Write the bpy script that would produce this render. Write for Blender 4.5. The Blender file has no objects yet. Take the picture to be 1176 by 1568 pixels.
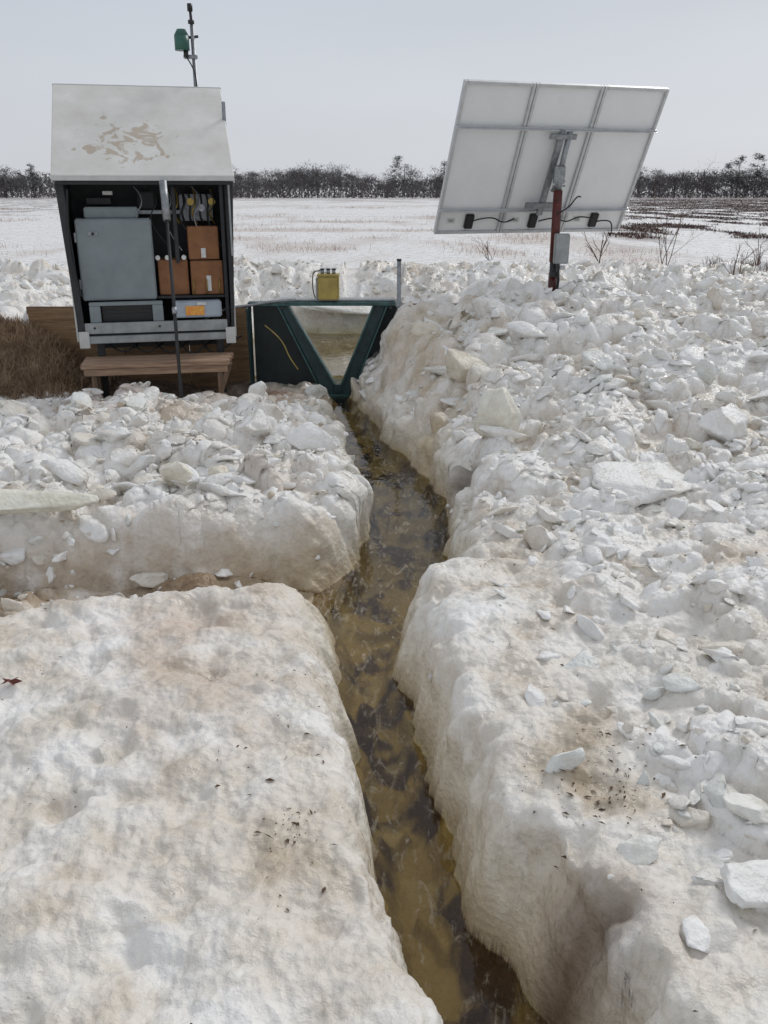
import bpy, bmesh, math, numpy as np
from mathutils import Vector, Matrix
rng=np.random.default_rng(7)
S=bpy.context.scene
S.view_settings.view_transform='Standard'; S.view_settings.look='None'; S.view_settings.exposure=0

# ---------------------------------------------------------------- noise
def h2(ix,iy,seed):
    a=(ix.astype(np.int64)*374761393+iy.astype(np.int64)*668265263+seed*974634777)&0xFFFFFFFF
    a=((a^(a>>13))*1274126177)&0xFFFFFFFF
    a=((a^(a>>15))*2246822519)&0xFFFFFFFF
    a=a^(a>>16)
    return (a&0xFFFFFF)/float(0x1000000)
def perlin(x,y,seed=0):
    ix=np.floor(x);iy=np.floor(y);fx=x-ix;fy=y-iy
    u=fx*fx*fx*(fx*(fx*6-15)+10);v=fy*fy*fy*(fy*(fy*6-15)+10)
    def g(dx,dy):
        a=h2(ix+dx,iy+dy,seed)*2*np.pi
        return np.cos(a)*(fx-dx)+np.sin(a)*(fy-dy)
    a=g(0,0)*(1-u)+g(1,0)*u; b=g(0,1)*(1-u)+g(1,1)*u
    return (a*(1-v)+b*v)*1.5
def fbm(x,y,seed=0,o=4):
    s=0;a=1;t=0
    for i in range(o):
        s=s+a*perlin(x*2**i,y*2**i,seed+i*17);t+=a;a*=.5
    return s/t
def ss(a,b,x):
    t=np.clip((x-a)/(b-a),0,1);return t*t*(3-2*t)
def cobble(x,y,sc,seed,dens=.9):
    X=x/sc;Y=y/sc;ix=np.floor(X);iy=np.floor(Y);best=np.zeros_like(X)
    for i in(-1,0,1):
        for j in(-1,0,1):
            cx=ix+i;cy=iy+j
            px=cx+h2(cx,cy,seed);py=cy+h2(cx,cy,seed+1)
            dx=X-px;dy=Y-py;an=h2(cx,cy,seed+2)*6.283
            c=np.cos(an);s=np.sin(an);st=1+.8*h2(cx,cy,seed+3)
            ex=(c*dx+s*dy)*st;ey=(-s*dx+c*dy)
            r=.38+.5*h2(cx,cy,seed+4)
            q=(np.abs(ex/r)**2.4+np.abs(ey/r)**2.4)
            hh=(.25+.55*h2(cx,cy,seed+5))*np.clip(1-q,0,1)**.62
            hh=hh*(1+.8*(h2(cx,cy,seed+6)-.5)*ex/r*2)
            hh=np.where(h2(cx,cy,seed+7)<dens,hh,0)
            best=np.maximum(best,hh)
    return best*sc

# ---------------------------------------------------------------- terrain
KY=[-2,1.0,1.4,1.75,2.1,2.6,2.9,3.34,3.65,3.8,3.95,4.12,4.4,5.0,5.7,6.3,6.8,7.3,8.3,8.6]
KL=[.8,.43,.22,.09,.0,-.08,-.11,-.17,-.20,-.22,-.25,-.28,-.26,-.12,-.10,-.22,-.36,-.42,-.50,-.50]
KR=[1.4,.80,.63,.47,.33,.21,.16,.11,.05,.05,.12,.25,.36,.40,.40,.22,.04,-.09,-.34,-.34]
def zwat(Y): return np.interp(Y,[0,1.5,8.3],[-.56,-.5,-.13])
def banks(Y):
    l=np.interp(Y,KY,KL)+.040*perlin(Y*2.3,Y*0+.5,31)+.026*perlin(Y*6,Y*0+.5,32)+.010*perlin(Y*17,Y*0+.5,35)
    r=np.interp(Y,KY,KR)+.040*perlin(Y*2.7,Y*0+.5,33)+.028*perlin(Y*7,Y*0+.5,34)+.010*perlin(Y*19,Y*0+.5,36)
    return l,r
def yditch(X): return np.interp(X,[-4,-3,-1.8,-.75,-.3],[3.50,3.60,3.86,4.13,4.25])
def zfield(Y): return np.interp(Y,[0,20,60,250,600,1500],[.42,.40,.1,-.5,-1.2,-3])
def rubble_mask(X,Y):
    l,r=banks(np.clip(Y,-2,8.6))
    left=X<(l+r)/2
    ml=ss(4.15,4.5,Y-(yditch(X)-4.1))*(1-ss(7.2,7.7,Y)*.7)
    ml=ml*(1-ss(8.0,8.3,Y)*ss(-.9,-1.2,X))
    Rl=np.maximum(ml,.10*(Y<yditch(X)))
    rr=np.maximum(ss(4.1,4.9,Y),ss(.50,.95,X-r*.6)*.8)
    rr=rr*(1-.35*ss(2.2,3.0,Y)*ss(4.6,3.8,Y))
    rr=np.maximum(rr,.18)
    R=np.where(left,Rl,rr)
    R=np.where(Y>8.4,np.maximum(ss(13.6,12.2,Y),ss(10.5,9.0,Y)*(X>.3)),R)
    return R*(1-ss(13.0,14.5,Y))
def terrain(X,Y,full=False):
    near=Y<16
    wx=X+.05*fbm(X*1.7,Y*1.7,5,3)+.018*fbm(X*9,Y*9,6,2); wy=Y+.06*fbm(X*1.7,Y*1.7,8,3)
    l,r=banks(np.clip(wy,-2,8.6)); zw=zwat(np.clip(Y,0,8.3))
    dl=l-wx; dr=wx-r; d=np.maximum(dl,dr)
    left=dl>dr
    und=fbm(X*1.3,Y*1.3,11,4); und2=fbm(X*4.2,Y*4.2,12,4)
    tl=.0+.065*und+.050*und2
    behind=ss(0,.35,wy-yditch(X))
    tl=tl+behind*(.02+.10*und)*(1-ss(7.0,7.6,Y)*.6)-.06*ss(6.6,7.4,Y)
    tl=tl+.50*np.exp(-((X+3.40)/.66)**2)*ss(7.35,8.2,Y)*(Y<8.42)
    tl=tl+.22*np.exp(-((X+3.85)/.35)**2-((Y-8.2)/.3)**2)
    tr=.0+.06*und+.040*und2+.63*ss(4.4,8.6,Y)*ss(0,.90,dr)*(1+.2*und)
    tr=tr+.06*ss(.6,1.5,X)*ss(2,4,Y)-.10*np.exp(-((X-1.66)/.35)**2-((Y-8.7)/.5)**2)
    tr=tr+.20*np.exp(-((X-.22)/.22)**2-((Y-8.05)/.35)**2)
    top=np.where(left,tl,tr)
    wl=np.interp(Y,[0,2.6,3.4,3.9,4.5,5,7,8.3],[.14,.18,.28,.36,.36,.30,.26,.35])
    wr=np.interp(Y,[0,2,3,3.9,4.6,5.2,7,8.3],[.16,.19,.20,.20,.3,.34,.4,.42])
    w=np.where(left,wl,wr)*(1+.45*und2)
    u=np.clip(d/w,0,1)
    P=1-(1-u)**2.5
    z=zw+(top-zw)*P
    bed=zw-.10*ss(0,.08,-d)-.03*(.5+.5*perlin(X*7,Y*7,41))+.06*ss(.25,.5,perlin(X*8,Y*6,43))
    z=np.where(d<0,np.minimum(bed,zw-.004),z)
    hw=np.interp(X,[-2,-.75,-.3],[.36,.22,.14])+.06*perlin(X*2,X*0+.3,55)
    dd=np.abs(wy-yditch(X))-hw
    inx=ss(.02,-.22,X)
    dz=-.27+.05*fbm(X*4,Y*4,61,3)-.12*ss(-.9,-.3,X)
    wd_=np.where(wy>yditch(X),.26,np.interp(X,[-1.6,-.6],[.16,.34]))
    pd=1-(1-np.clip(dd/wd_,0,1))**2.3
    zd=dz+(z-dz)*pd
    z=np.where((inx>0)&(z>zd)&(d>0),z+(zd-z)*inx,z)
    f=zfield(Y)+.03*fbm(X*.5,Y*.5,71,3)*(Y<80)
    bk=.48
    px=(X+.5)/1.75; py=(Y-9.4)/2.1
    pond=1-ss(.72,1.1,(np.abs(px)**3+np.abs(py)**3)**(1/3)+.08*und)
    farberm=.22*ss(11.3,12.3,Y)*ss(14.2,12.8,Y)
    zb=bk*(1-ss(10,14,Y))+f*ss(10,14,Y)+farberm
    rightm=.24*ss(.35,1.0,X)*(1-ss(9.2,11.5,Y))
    zb=zb+rightm+.05*und*(1-ss(13,15,Y))
    zb=zb*(1-pond)+(-.01)*pond
    blend=np.where(X>.6,ss(8.3,8.9,Y),(Y>8.42).astype(float))
    z=z*(1-blend)+zb*blend
    R=rubble_mask(X,Y)
    edge=ss(-.0,.10,d)*(Y<8.42)+(Y>=8.42)*(1-pond)
    R=R*edge*(1-.5*(1-pd)*inx)
    R=np.maximum(R,.45*(1-pd)*inx*edge*(Y<5))
    n=near
    c=np.zeros_like(z)
    xx=X[n]+.03*fbm(X[n]*6,Y[n]*6,21,3);yy=Y[n]+.03*fbm(X[n]*6+9,Y[n]*6,22,3)
    big=cobble(xx,yy,.40,101,.6); mid=cobble(xx,yy,.19,111,.8)
    sm=cobble(xx,yy,.085,121,.85); ti=cobble(xx,yy,.045,141,.8)
    gate=ss(-.25,.3,fbm(X[n]*1.8,Y[n]*1.8,131,2))
    c[n]=np.maximum(big*.58,mid*(.42+.6*gate))+sm*.5*(.35+.65*gate)+ti*.35*gate
    c=c*R
    fine=near*edge*(.017*fbm(X*11,Y*11,25,4)+.005*fbm(X*38,Y*38,27,3))
    fine=fine-near*edge*(1-R)*.07*ss(.10,.6,fbm(X*2.8,Y*2.8,28,3))
    if not full: return z+c+fine
    return z,dict(d=d,left=left,zw=zw,pond=pond,dd=dd,inx=inx,R=R,c=c,fine=fine,edge=edge,und=und,und2=und2)

def lerp(a,b,t): return a+(np.array(b)-a)*t[:,None]
def mk(name,V,F,mats,smooth=True,col=None,parent=None,mi=None):
    me=bpy.data.meshes.new(name);F=np.asarray(F,dtype=np.int32);m,k=F.shape
    V=np.asarray(V,dtype=np.float32)
    me.vertices.add(len(V));me.vertices.foreach_set("co",V.ravel())
    me.loops.add(m*k);me.loops.foreach_set("vertex_index",F.ravel())
    me.polygons.add(m);me.polygons.foreach_set("loop_start",np.arange(0,m*k,k,dtype=np.int32))
    me.update(calc_edges=True)
    me.polygons.foreach_set("use_smooth",np.full(m,smooth,dtype=bool))
    for a in (mats if isinstance(mats,(list,tuple)) else [mats]): me.materials.append(a)
    if mi is not None: me.polygons.foreach_set("material_index",np.asarray(mi,dtype=np.int32))
    if col is not None:
        ca=me.color_attributes.new("Col",'FLOAT_COLOR','POINT')
        ca.data.foreach_set("color",np.c_[col,np.ones(len(col))].astype(np.float32).ravel())
    me.update()
    ob=bpy.data.objects.new(name,me);S.collection.objects.link(ob)
    if parent: ob.parent=parent
    return ob

# ---------------------------------------------------------------- materials
def newmat(name):
    m=bpy.data.materials.new(name);m.use_nodes=True;nt=m.node_tree
    return m,nt,nt.nodes["Principled BSDF"]
def N(nt,t,**k):
    n=nt.nodes.new(t)
    for a,b in k.items():
        if a in n.inputs: n.inputs[a].default_value=b
        else: setattr(n,a,b)
    return n
def MR(nt,src,a,b,c=0.,d=1.):
    r=N(nt,"ShaderNodeMapRange")
    for i,v in zip((1,2,3,4),(a,b,c,d)): r.inputs[i].default_value=v
    nt.links.new(src,r.inputs[0]);return r.outputs[0]
def snow_material():
    m,nt,b=newmat("snow_ice");L=nt.links
    at=N(nt,"ShaderNodeAttribute",attribute_name="Col")
    tc=N(nt,"ShaderNodeTexCoord");O=tc.outputs["Object"]
    def noi(s,d,r=.65,dist=0.):
        n=N(nt,"ShaderNodeTexNoise",Scale=float(s),Detail=float(d),Roughness=r,Distortion=dist);L.new(O,n.inputs["Vector"]);return n.outputs[0]
    n0=noi(5,7,.7,.4);n1=noi(22,6,.62);n2=noi(150,2,.6)
    vo=N(nt,"ShaderNodeTexVoronoi",Scale=42.0);L.new(O,vo.inputs["Vector"])
    mu=N(nt,"ShaderNodeMix",data_type='RGBA',blend_type='MULTIPLY');mu.inputs[0].default_value=1
    L.new(at.outputs["Color"],mu.inputs[6]);L.new(MR(nt,n1,.3,.7,.92,1.06),mu.inputs[7])
    ic=N(nt,"ShaderNodeMix",data_type='RGBA',blend_type='MULTIPLY');L.new(MR(nt,n0,.46,.60,0,.9),ic.inputs[0])
    L.new(mu.outputs[2],ic.inputs[6]);ic.inputs[7].default_value=(.87,.84,.79,1)
    mx=N(nt,"ShaderNodeMix",data_type='RGBA');L.new(MR(nt,noi(80,2),.71,.76,0,.5),mx.inputs[0]);L.new(ic.outputs[2],mx.inputs[6]);mx.inputs[7].default_value=(.25,.19,.13,1)
    L.new(mx.outputs[2],b.inputs["Base Color"])
    L.new(MR(nt,n0,.38,.58,.55,.16),b.inputs["Roughness"])
    ad=N(nt,"ShaderNodeMath",operation='MULTIPLY_ADD');ad.inputs[1].default_value=.20
    L.new(n2,ad.inputs[0]);L.new(n1,ad.inputs[2])
    ad2=N(nt,"ShaderNodeMath",operation='MULTIPLY_ADD');ad2.inputs[1].default_value=.4
    L.new(vo.outputs["Distance"],ad2.inputs[0]);L.new(ad.outputs[0],ad2.inputs[2])
    bp=N(nt,"ShaderNodeBump",Strength=.6,Distance=.018);L.new(ad2.outputs[0],bp.inputs["Height"]);L.new(bp.outputs[0],b.inputs["Normal"])
    b.inputs["IOR"].default_value=1.38
    return m
SNOW=snow_material()
def pm(name,col,rough=.6,metal=0,var=.15,scale=12,bump=.1,col2=None,dist=.003,lo=.35,hi=.65):
    m,nt,b=newmat(name);L=nt.links
    tc=N(nt,"ShaderNodeTexCoord");n=N(nt,"ShaderNodeTexNoise",Scale=float(scale),Detail=7.0,Roughness=.65)
    L.new(tc.outputs["Object"],n.inputs["Vector"])
    c2=col2 or tuple(c*(1-var*2) for c in col)
    mx=N(nt,"ShaderNodeMix",data_type='RGBA');L.new(MR(nt,n.outputs[0],lo,hi),mx.inputs[0])
    mx.inputs[6].default_value=(*col,1);mx.inputs[7].default_value=(*c2,1);L.new(mx.outputs[2],b.inputs["Base Color"])
    b.inputs["Roughness"].default_value=rough;b.inputs["Metallic"].default_value=metal
    if bump:
        bp=N(nt,"ShaderNodeBump",Strength=bump,Distance=dist);L.new(n.outputs[0],bp.inputs["Height"]);L.new(bp.outputs[0],b.inputs["Normal"])
    return m
def wood(name,c1,c2,axis=0):
    m,nt,b=newmat(name);L=nt.links
    tc=N(nt,"ShaderNodeTexCoord");mp=N(nt,"ShaderNodeMapping");sc=[14,14,14];sc[axis]=1.2;mp.inputs["Scale"].default_value=sc
    L.new(tc.outputs["Object"],mp.inputs[0]);n=N(nt,"ShaderNodeTexNoise",Scale=3.0,Detail=8.0,Roughness=.7);L.new(mp.outputs[0],n.inputs["Vector"])
    mx=N(nt,"ShaderNodeMix",data_type='RGBA');L.new(MR(nt,n.outputs[0],.35,.65),mx.inputs[0]);mx.inputs[6].default_value=(*c1,1);mx.inputs[7].default_value=(*c2,1)
    L.new(mx.outputs[2],b.inputs["Base Color"]);b.inputs["Roughness"].default_value=.7
    bp=N(nt,"ShaderNodeBump",Strength=.3,Distance=.003);L.new(n.outputs[0],bp.inputs["Height"]);L.new(bp.outputs[0],b.inputs["Normal"])
    return m
M=dict(
 alu=pm("aluminium",(.60,.61,.62),.4,.5,.08),
 galv=pm("galvanised_steel",(.36,.38,.40),.45,.6,.2,30),
 dark=pm("dark_steel",(.035,.037,.04),.5,.2,.2),
 black=pm("black_plastic",(.012,.012,.013),.4,0,.1),
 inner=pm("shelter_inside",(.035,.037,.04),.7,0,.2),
 white=pm("painted_white",(.62,.62,.60),.5,0,.08,6),
 grey=pm("enclosure_grey",(.25,.29,.305),.42,0,.10,4),
 grey2=pm("rail_grey",(.38,.40,.40),.5,0,.16,10),
 card=pm("cardboard",(.30,.135,.06),.8,0,.15,9),
 backsheet=pm("panel_backsheet",(.80,.81,.81),.45,0,.03,3,0),
 green=pm("weir_green",(.014,.050,.055),.45,.0,.3,9),
 wing=pm("weir_wing_dark",(.010,.024,.028),.5,.0,.3,7),
 green2=pm("weir_green_edge",(.045,.12,.12),.4,.1,.3,14),
 yellow=pm("yellow_box",(.46,.35,.09),.5,0,.18,9),
 maroon=pm("rust_red_paint",(.12,.018,.012),.45,0,.3,20),
 sensor=pm("sensor_green",(.035,.13,.10),.4,0,.15),
 orange=pm("orange_label",(.80,.20,.03),.5,0,.1,30,0,(.8,.5,.1)),
 bluebox=pm("battery_case",(.42,.48,.55),.5,0,.1),
 brass=pm("brass_coil",(.35,.25,.07),.35,.7,.1),
 label=pm("paper_label",(.72,.72,.70),.7,0,.1,40,0),
 rubber=pm("cable_rubber",(.015,.015,.016),.5),
 ply=wood("plywood",(.36,.23,.12),(.17,.10,.05)),
 plank=wood("bench_plank",(.44,.30,.20),(.20,.12,.08)),
 post=wood("timber_leg",(.25,.16,.10),(.10,.07,.05),2),
 twig=pm("bare_twig",(.14,.085,.06),.8,0,.25),
 straw=pm("straw",(.46,.33,.21),.9,0,.25,3,0,(.20,.13,.08)),
 tan=pm("dry_grass",(.50,.37,.28),.9,0,.2,2,0,(.34,.23,.17)),
 heather=pm("heather_brown",(.065,.032,.026),.9,0,.2,1,0,(.13,.075,.06)),
 litter=pm("leaf_litter",(.05,.03,.02),.8,0,.2,9,0,(.14,.08,.04)),
 redleaf=pm("oak_leaf",(.14,.03,.02),.6),
 bark=pm("distant_bark_hazed",(.13,.12,.125),.9,0,.2,.15,0,(.075,.068,.072)),  # bark grey lightened, distance haze is put into the colour
 pine=pm("distant_pine",(.055,.062,.062),.9,0,.2,.3,0),
)
def roofmat():
    m,nt,b=newmat("stained_roof");L=nt.links
    tc=N(nt,"ShaderNodeTexCoord")
    n=N(nt,"ShaderNodeTexNoise",Scale=3.0,Detail=9.0,Roughness=.7);L.new(tc.outputs["Object"],n.inputs["Vector"])
    w=N(nt,"ShaderNodeTexNoise",Scale=7.0,Detail=5.0,Distortion=1.6);L.new(tc.outputs["Object"],w.inputs["Vector"])
    vm=N(nt,"ShaderNodeVectorMath",operation='SUBTRACT');vm.inputs[1].default_value=(-.12,.34,1.98);L.new(tc.outputs["Object"],vm.inputs[0])
    vs=N(nt,"ShaderNodeVectorMath",operation='MULTIPLY');vs.inputs[1].default_value=(1,1.4,1.4);L.new(vm.outputs[0],vs.inputs[0])
    vl=N(nt,"ShaderNodeVectorMath",operation='LENGTH');L.new(vs.outputs[0],vl.inputs[0])
    z=MR(nt,vl.outputs["Value"],.30,.60,.12,-.10)
    a=N(nt,"ShaderNodeMath",operation='ADD');L.new(w.outputs[0],a.inputs[0]);L.new(z,a.inputs[1])
    mx0=N(nt,"ShaderNodeMix",data_type='RGBA');L.new(MR(nt,n.outputs[0],.3,.7),mx0.inputs[0]);mx0.inputs[6].default_value=(.60,.58,.53,1);mx0.inputs[7].default_value=(.76,.75,.72,1)
    mx=N(nt,"ShaderNodeMix",data_type='RGBA');L.new(MR(nt,a.outputs[0],.60,.67,0,.65),mx.inputs[0]);L.new(mx0.outputs[2],mx.inputs[6]);mx.inputs[7].default_value=(.38,.29,.19,1)
    L.new(mx.outputs[2],b.inputs["Base Color"]);b.inputs["Roughness"].default_value=.6
    return m
M['roof']=roofmat()
def watermat():
    m,nt,b=newmat("stream_water");L=nt.links;nt.nodes.remove(b)
    out=nt.nodes["Material Output"]
    tc=N(nt,"ShaderNodeTexCoord")
    n=N(nt,"ShaderNodeTexNoise",Scale=9.0,Detail=3.0,Distortion=.8);L.new(tc.outputs["Object"],n.inputs["Vector"])
    bp=N(nt,"ShaderNodeBump",Strength=.13,Distance=.02);L.new(n.outputs[0],bp.inputs["Height"])
    fr=N(nt,"ShaderNodeFresnel",IOR=1.33);L.new(bp.outputs[0],fr.inputs["Normal"])
    tr=N(nt,"ShaderNodeBsdfTransparent");tr.inputs[0].default_value=(.88,.79,.60,1)
    gl=N(nt,"ShaderNodeBsdfGlossy",Roughness=.05);L.new(bp.outputs[0],gl.inputs["Normal"])
    fm=N(nt,"ShaderNodeMath",operation='MULTIPLY_ADD');fm.inputs[1].default_value=1.3;fm.inputs[2].default_value=.01;fm.use_clamp=True;L.new(fr.outputs[0],fm.inputs[0])
    mx=N(nt,"ShaderNodeMixShader");L.new(fm.outputs[0],mx.inputs[0]);L.new(tr.outputs[0],mx.inputs[1]);L.new(gl.outputs[0],mx.inputs[2])
    mp=N(nt,"ShaderNodeMapping");mp.inputs["Scale"].default_value=(9,3.2,1);L.new(tc.outputs["Object"],mp.inputs[0])
    s=N(nt,"ShaderNodeTexNoise",Scale=2.2,Detail=9.0,Roughness=.72,Distortion=1.4);L.new(mp.outputs[0],s.inputs["Vector"])
    df=N(nt,"ShaderNodeBsdfDiffuse");df.inputs[0].default_value=(.55,.50,.40,1)
    m2=N(nt,"ShaderNodeMixShader");L.new(MR(nt,s.outputs[0],.54,.70,0,.6),m2.inputs[0]);L.new(mx.outputs[0],m2.inputs[1]);L.new(df.outputs[0],m2.inputs[2])
    L.new(m2.outputs[0],out.inputs["Surface"]);return m
M['water']=watermat()

# ---------------------------------------------------------------- ground sheet
rows=np.concatenate([np.arange(-2,1.15,.06),np.arange(1.15,5,.0085),np.arange(5,8.38,.013),np.arange(8.38,8.46,.02),np.arange(8.46,10.5,.02)])
far=[10.5]
while far[-1]<1200: far.append(far[-1]+max(.03,(far[-1]-8)*.016))
rows=np.concatenate([rows,far])
core=np.linspace(-1,1,680)
outer=1+np.array([.01,.03,.06,.1,.16,.25,.38,.55,.8,1.1,1.6,2.3])
cols=np.concatenate([-outer[::-1],core,outer])
hwid=np.maximum(.50*rows+.75,1.2)
XX=cols[None,:]*hwid[:,None];YY=np.repeat(rows[:,None],len(cols),1)
x=XX.ravel();y=YY.ravel()
z,a=terrain(x,y,True)
nr,nc=XX.shape
Zg=z.reshape(nr,nc)
dzy,dzc=np.gradient(Zg);dyy=np.gradient(YY,axis=0);dxc=np.gradient(XX,axis=1);dxr=np.gradient(XX,axis=0)
gx_=dzc/dxc;gy_=(dzy-gx_*dxr)/dyy
nn_=1/np.sqrt(1+gx_**2+gy_**2)
NX=(-gx_*nn_).ravel();NY=(-gy_*nn_).ravel();NZ=nn_.ravel()
wall=np.clip(1-NZ,0,1)
q3=fbm(x*5+z*7,y*5-z*3,901,4);q4=fbm(x*14-z*19,y*14+z*11,905,3)
D=a['c']+a['fine']+a['edge']*(y<8.4)*wall*(.075*q3+.025*q4)
D=np.where(a['d']<0,0,D)
PX=x+NX*D*.7;PY=y+NY*D*.7*(y<8.2);PZ=z+(.3+.7*NZ)*D
n=len(x)
WH=[.90,.89,.87]
col=np.tile(np.array(WH),(n,1))
f1=fbm(x*1.1,y*1.1,201,4);f2=fbm(x*4,y*4,202,4);f3=fbm(x*.35,y*.35,203,3)
col=lerp(col,[.80,.765,.71],ss(.45,.1,a['R'])*(y<8.3)*ss(-.5,.2,f2+.5*f1)*.9)
col=lerp(col,[.70,.63,.54],ss(-.15,.5,f1+.4*f2)*.6)
col=lerp(col,[.55,.45,.34],ss(.18,.6,f2+.5*f1)*.45*(y<14))
low=np.clip(1-a['c']/.05,0,1)*a['R']  # hollows between lumps: dirt tint plus occlusion-like shade put into the colour
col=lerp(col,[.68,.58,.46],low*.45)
hgt=np.clip((z-a['zw'])/np.maximum(.06-a['zw'],.05),0,1.5)
ch=(y<8.4)
m_=ss(.95,.15,hgt+.25*f2)*ch*(a['d']<.6)
col=lerp(col,[.68,.62,.49],m_*.65)
m_=ss(.30,.0,hgt+.15*f2)*ch*(a['d']<.5)
col=lerp(col,[.38,.29,.16],m_*.7)
bed=(a['d']<.0)*ch
bcol=lerp(np.tile(np.array([.55,.45,.20]),(n,1)),[.12,.075,.045],ss(-.06,.16,fbm(x*4.5,y*3.4,211,5)))
bcol=lerp(bcol,[.72,.65,.42],ss(.10,.40,fbm(x*7,y*4,212,3))*.6)
bcol=bcol*(1-.35*ss(4,5,y))[:,None]
col=np.where(bed[:,None]>0,bcol,col)
m_=ss(.22,-.05,a['dd'])*a['inx']*ch*(a['d']>0)
col=lerp(col,[.50,.39,.27],m_*ss(-.8,.1,f2)*.9)
m_=ss(.05,-.12,a['dd'])*a['inx']*ch*(a['d']>.1);col=lerp(col,[.24,.165,.10],m_*ss(-.25,.2,f2)*.85)
def blob(cx,cy,r): return np.exp(-((x-cx)**2+(y-cy)**2)/r**2)
for cx,cy,r,k,c in [(-.95,7.9,.40,.8,(.42,.28,.20)),(.55,5.35,.12,.8,(.12,.08,.05)),(-1.5,7.5,.5,.5,(.48,.36,.27)),(.65,2.35,.20,.5,(.36,.28,.17)),(-.25,2.0,.16,.3,(.44,.36,.25)),(.50,1.75,.15,.8,(.14,.09,.06)),(-.9,3.3,.35,.5,(.58,.45,.36)),(-.6,2.7,.3,.4,(.58,.47,.38)),(-.1,1.6,.3,.3,(.6,.52,.42)),(.42,7.3,.4,.55,(.56,.43,.28)),(-.7,4.9,.25,.45,(.45,.34,.23)),(-2.1,7.0,.5,.5,(.58,.44,.35)),(.5,7.9,.4,.65,(.50,.39,.24)),(.7,6.6,.3,.4,(.56,.46,.30)),(-1.3,2.2,.5,.3,(.60,.53,.44)),(1.4,2.9,.4,.35,(.58,.50,.38)),(.35,6.2,.25,.5,(.56,.46,.30)),(-.45,4.3,.2,.6,(.56,.47,.33))]:
    col=lerp(col,c,np.clip(blob(cx,cy,r)*k*(1+1.3*f2),0,1)*(a['d']>0))
m_=ss(.10,.32,np.exp(-((x+3.5)/.85)**2)*ss(7.42,7.8,y)*(y<8.42)+.15*f2)*(x<-2.45)*(z<.62)
col=lerp(col,[.26,.18,.115],m_)
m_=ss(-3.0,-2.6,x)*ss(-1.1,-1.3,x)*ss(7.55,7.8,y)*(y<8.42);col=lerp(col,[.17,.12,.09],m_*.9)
pw=a['pond']*(y>8.42)
pc=lerp(np.tile(np.array([.40,.36,.22]),(n,1)),[.55,.52,.38],ss(-.1,.3,f1))
col=col+(pc-col)*ss(.6,.95,pw)[:,None]
ff=ss(14,18,y)
g1=fbm(x*.10,y*.035,221,4);g2=fbm(x*.5,y*.12,222,4)
col=lerp(col,[.84,.83,.83],ff*.6)
col=lerp(col,[.54,.42,.35],ff*ss(.08,.4,g1+.6*g2)*.5)
st=ss(.0,.3,fbm(x*.08,y*.25,231,4)+.4*g2)*ss(22,32,y)*ss(75,45,y)*ss(.35,.1,np.abs(x/np.maximum(y,1)))
col=lerp(col,[.50,.37,.29],st*.55)
rz=ss(.21,.30,x/np.maximum(y,1)+.05*g2)*ss(18,34,y)
def hmask(g1,g2,y): return ss(-.16,.01,g2+.55*g1+.2*ss(60,110,y)-.10*ss(60,25,y))
col=lerp(col,[.085,.048,.040],rz*hmask(g1,g2,y)*.92)
lz=ss(.17,.3,-x/np.maximum(y,1))*ss(50,80,y)*ss(.0,.14,g2)
col=lerp(col,[.12,.08,.07],lz*.8)
fz=ss(90,180,y)*ss(-.12,.12,g1+.4*g2);col=lerp(col,[.42,.34,.31],fz*.6)
idx=np.arange(nr*nc).reshape(nr,nc)
F=np.stack([idx[:-1,:-1].ravel(),idx[:-1,1:].ravel(),idx[1:,1:].ravel(),idx[1:,:-1].ravel()],1)
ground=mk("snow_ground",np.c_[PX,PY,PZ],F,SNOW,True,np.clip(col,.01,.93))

ys=np.arange(.6,8.31,.03);l,r=banks(ys);zz=zwat(ys)
V=[];Fw=[]
for i,(yy,a1,b1,c1) in enumerate(zip(ys,l,r,zz)):
    for k in range(9):
        t=k/8;V.append((a1-.10+(b1-a1+.20)*t,yy,c1))
for i in range(len(ys)-1):
    for k in range(8):
        p=i*9+k;Fw.append((p,p+1,p+10,p+9))
mk("stream_water",V,Fw,M['water'])
mk("pond_water",[(-2.2,8.45,.02),(1.2,8.45,.02),(1.2,11.4,.02),(-2.2,11.4,.02)],[(0,1,2,3)],M['water'])

# ---------------------------------------------------------------- ice chunks
def ico(sub):
    bm=bmesh.new();bmesh.ops.create_icosphere(bm,subdivisions=sub,radius=1)
    V=np.array([v.co[:] for v in bm.verts]);Fc=np.array([[v.index for v in f.verts] for f in bm.faces]);bm.free();return V,Fc
I2,F2=ico(4);I1,F1=ico(2)
def chunkshape(V,k=9,seed=0,lo=.45,hi=.85,nz=.04):
    g=np.random.default_rng(seed);P=V.copy()
    for i in range(k):
        nn=g.normal(size=3);nn/=np.linalg.norm(nn);dd=g.uniform(lo,hi)
        s=P@nn;P=P-np.clip(s-dd,0,None)[:,None]*nn*.97
    P=P+nz*.7*np.sin(P[:,[1,2,0]]*7+seed)
    if nz>.02:
        P=P*(1+.09*perlin(P[:,0]*3+P[:,2]*2,P[:,1]*3-P[:,2],seed+700))[:,None]
    return P
I3,F3=ico(3)
varA=[chunkshape(I3,11,i,.34,.74) for i in range(16)];varB=[chunkshape(I1,10,50+i,.35,.75,.015) for i in range(20)]
def randrot(g):
    q=g.normal(size=4);q/=np.linalg.norm(q);w,X,Y,Z=q
    return np.array([[1-2*(Y*Y+Z*Z),2*(X*Y-Z*w),2*(X*Z+Y*w)],[2*(X*Y+Z*w),1-2*(X*X+Z*Z),2*(Y*Z-X*w)],[2*(X*Z-Y*w),2*(Y*Z+X*w),1-2*(X*X+Y*Y)]])
cand=80000
cy=1.2+ (rng.random(cand)**.75)*12.5
cx=(rng.random(cand)*2-1)*(.56*cy+.6)
l,r=banks(np.clip(cy,-2,8.6))
Rm=rubble_mask(cx,cy)
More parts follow.
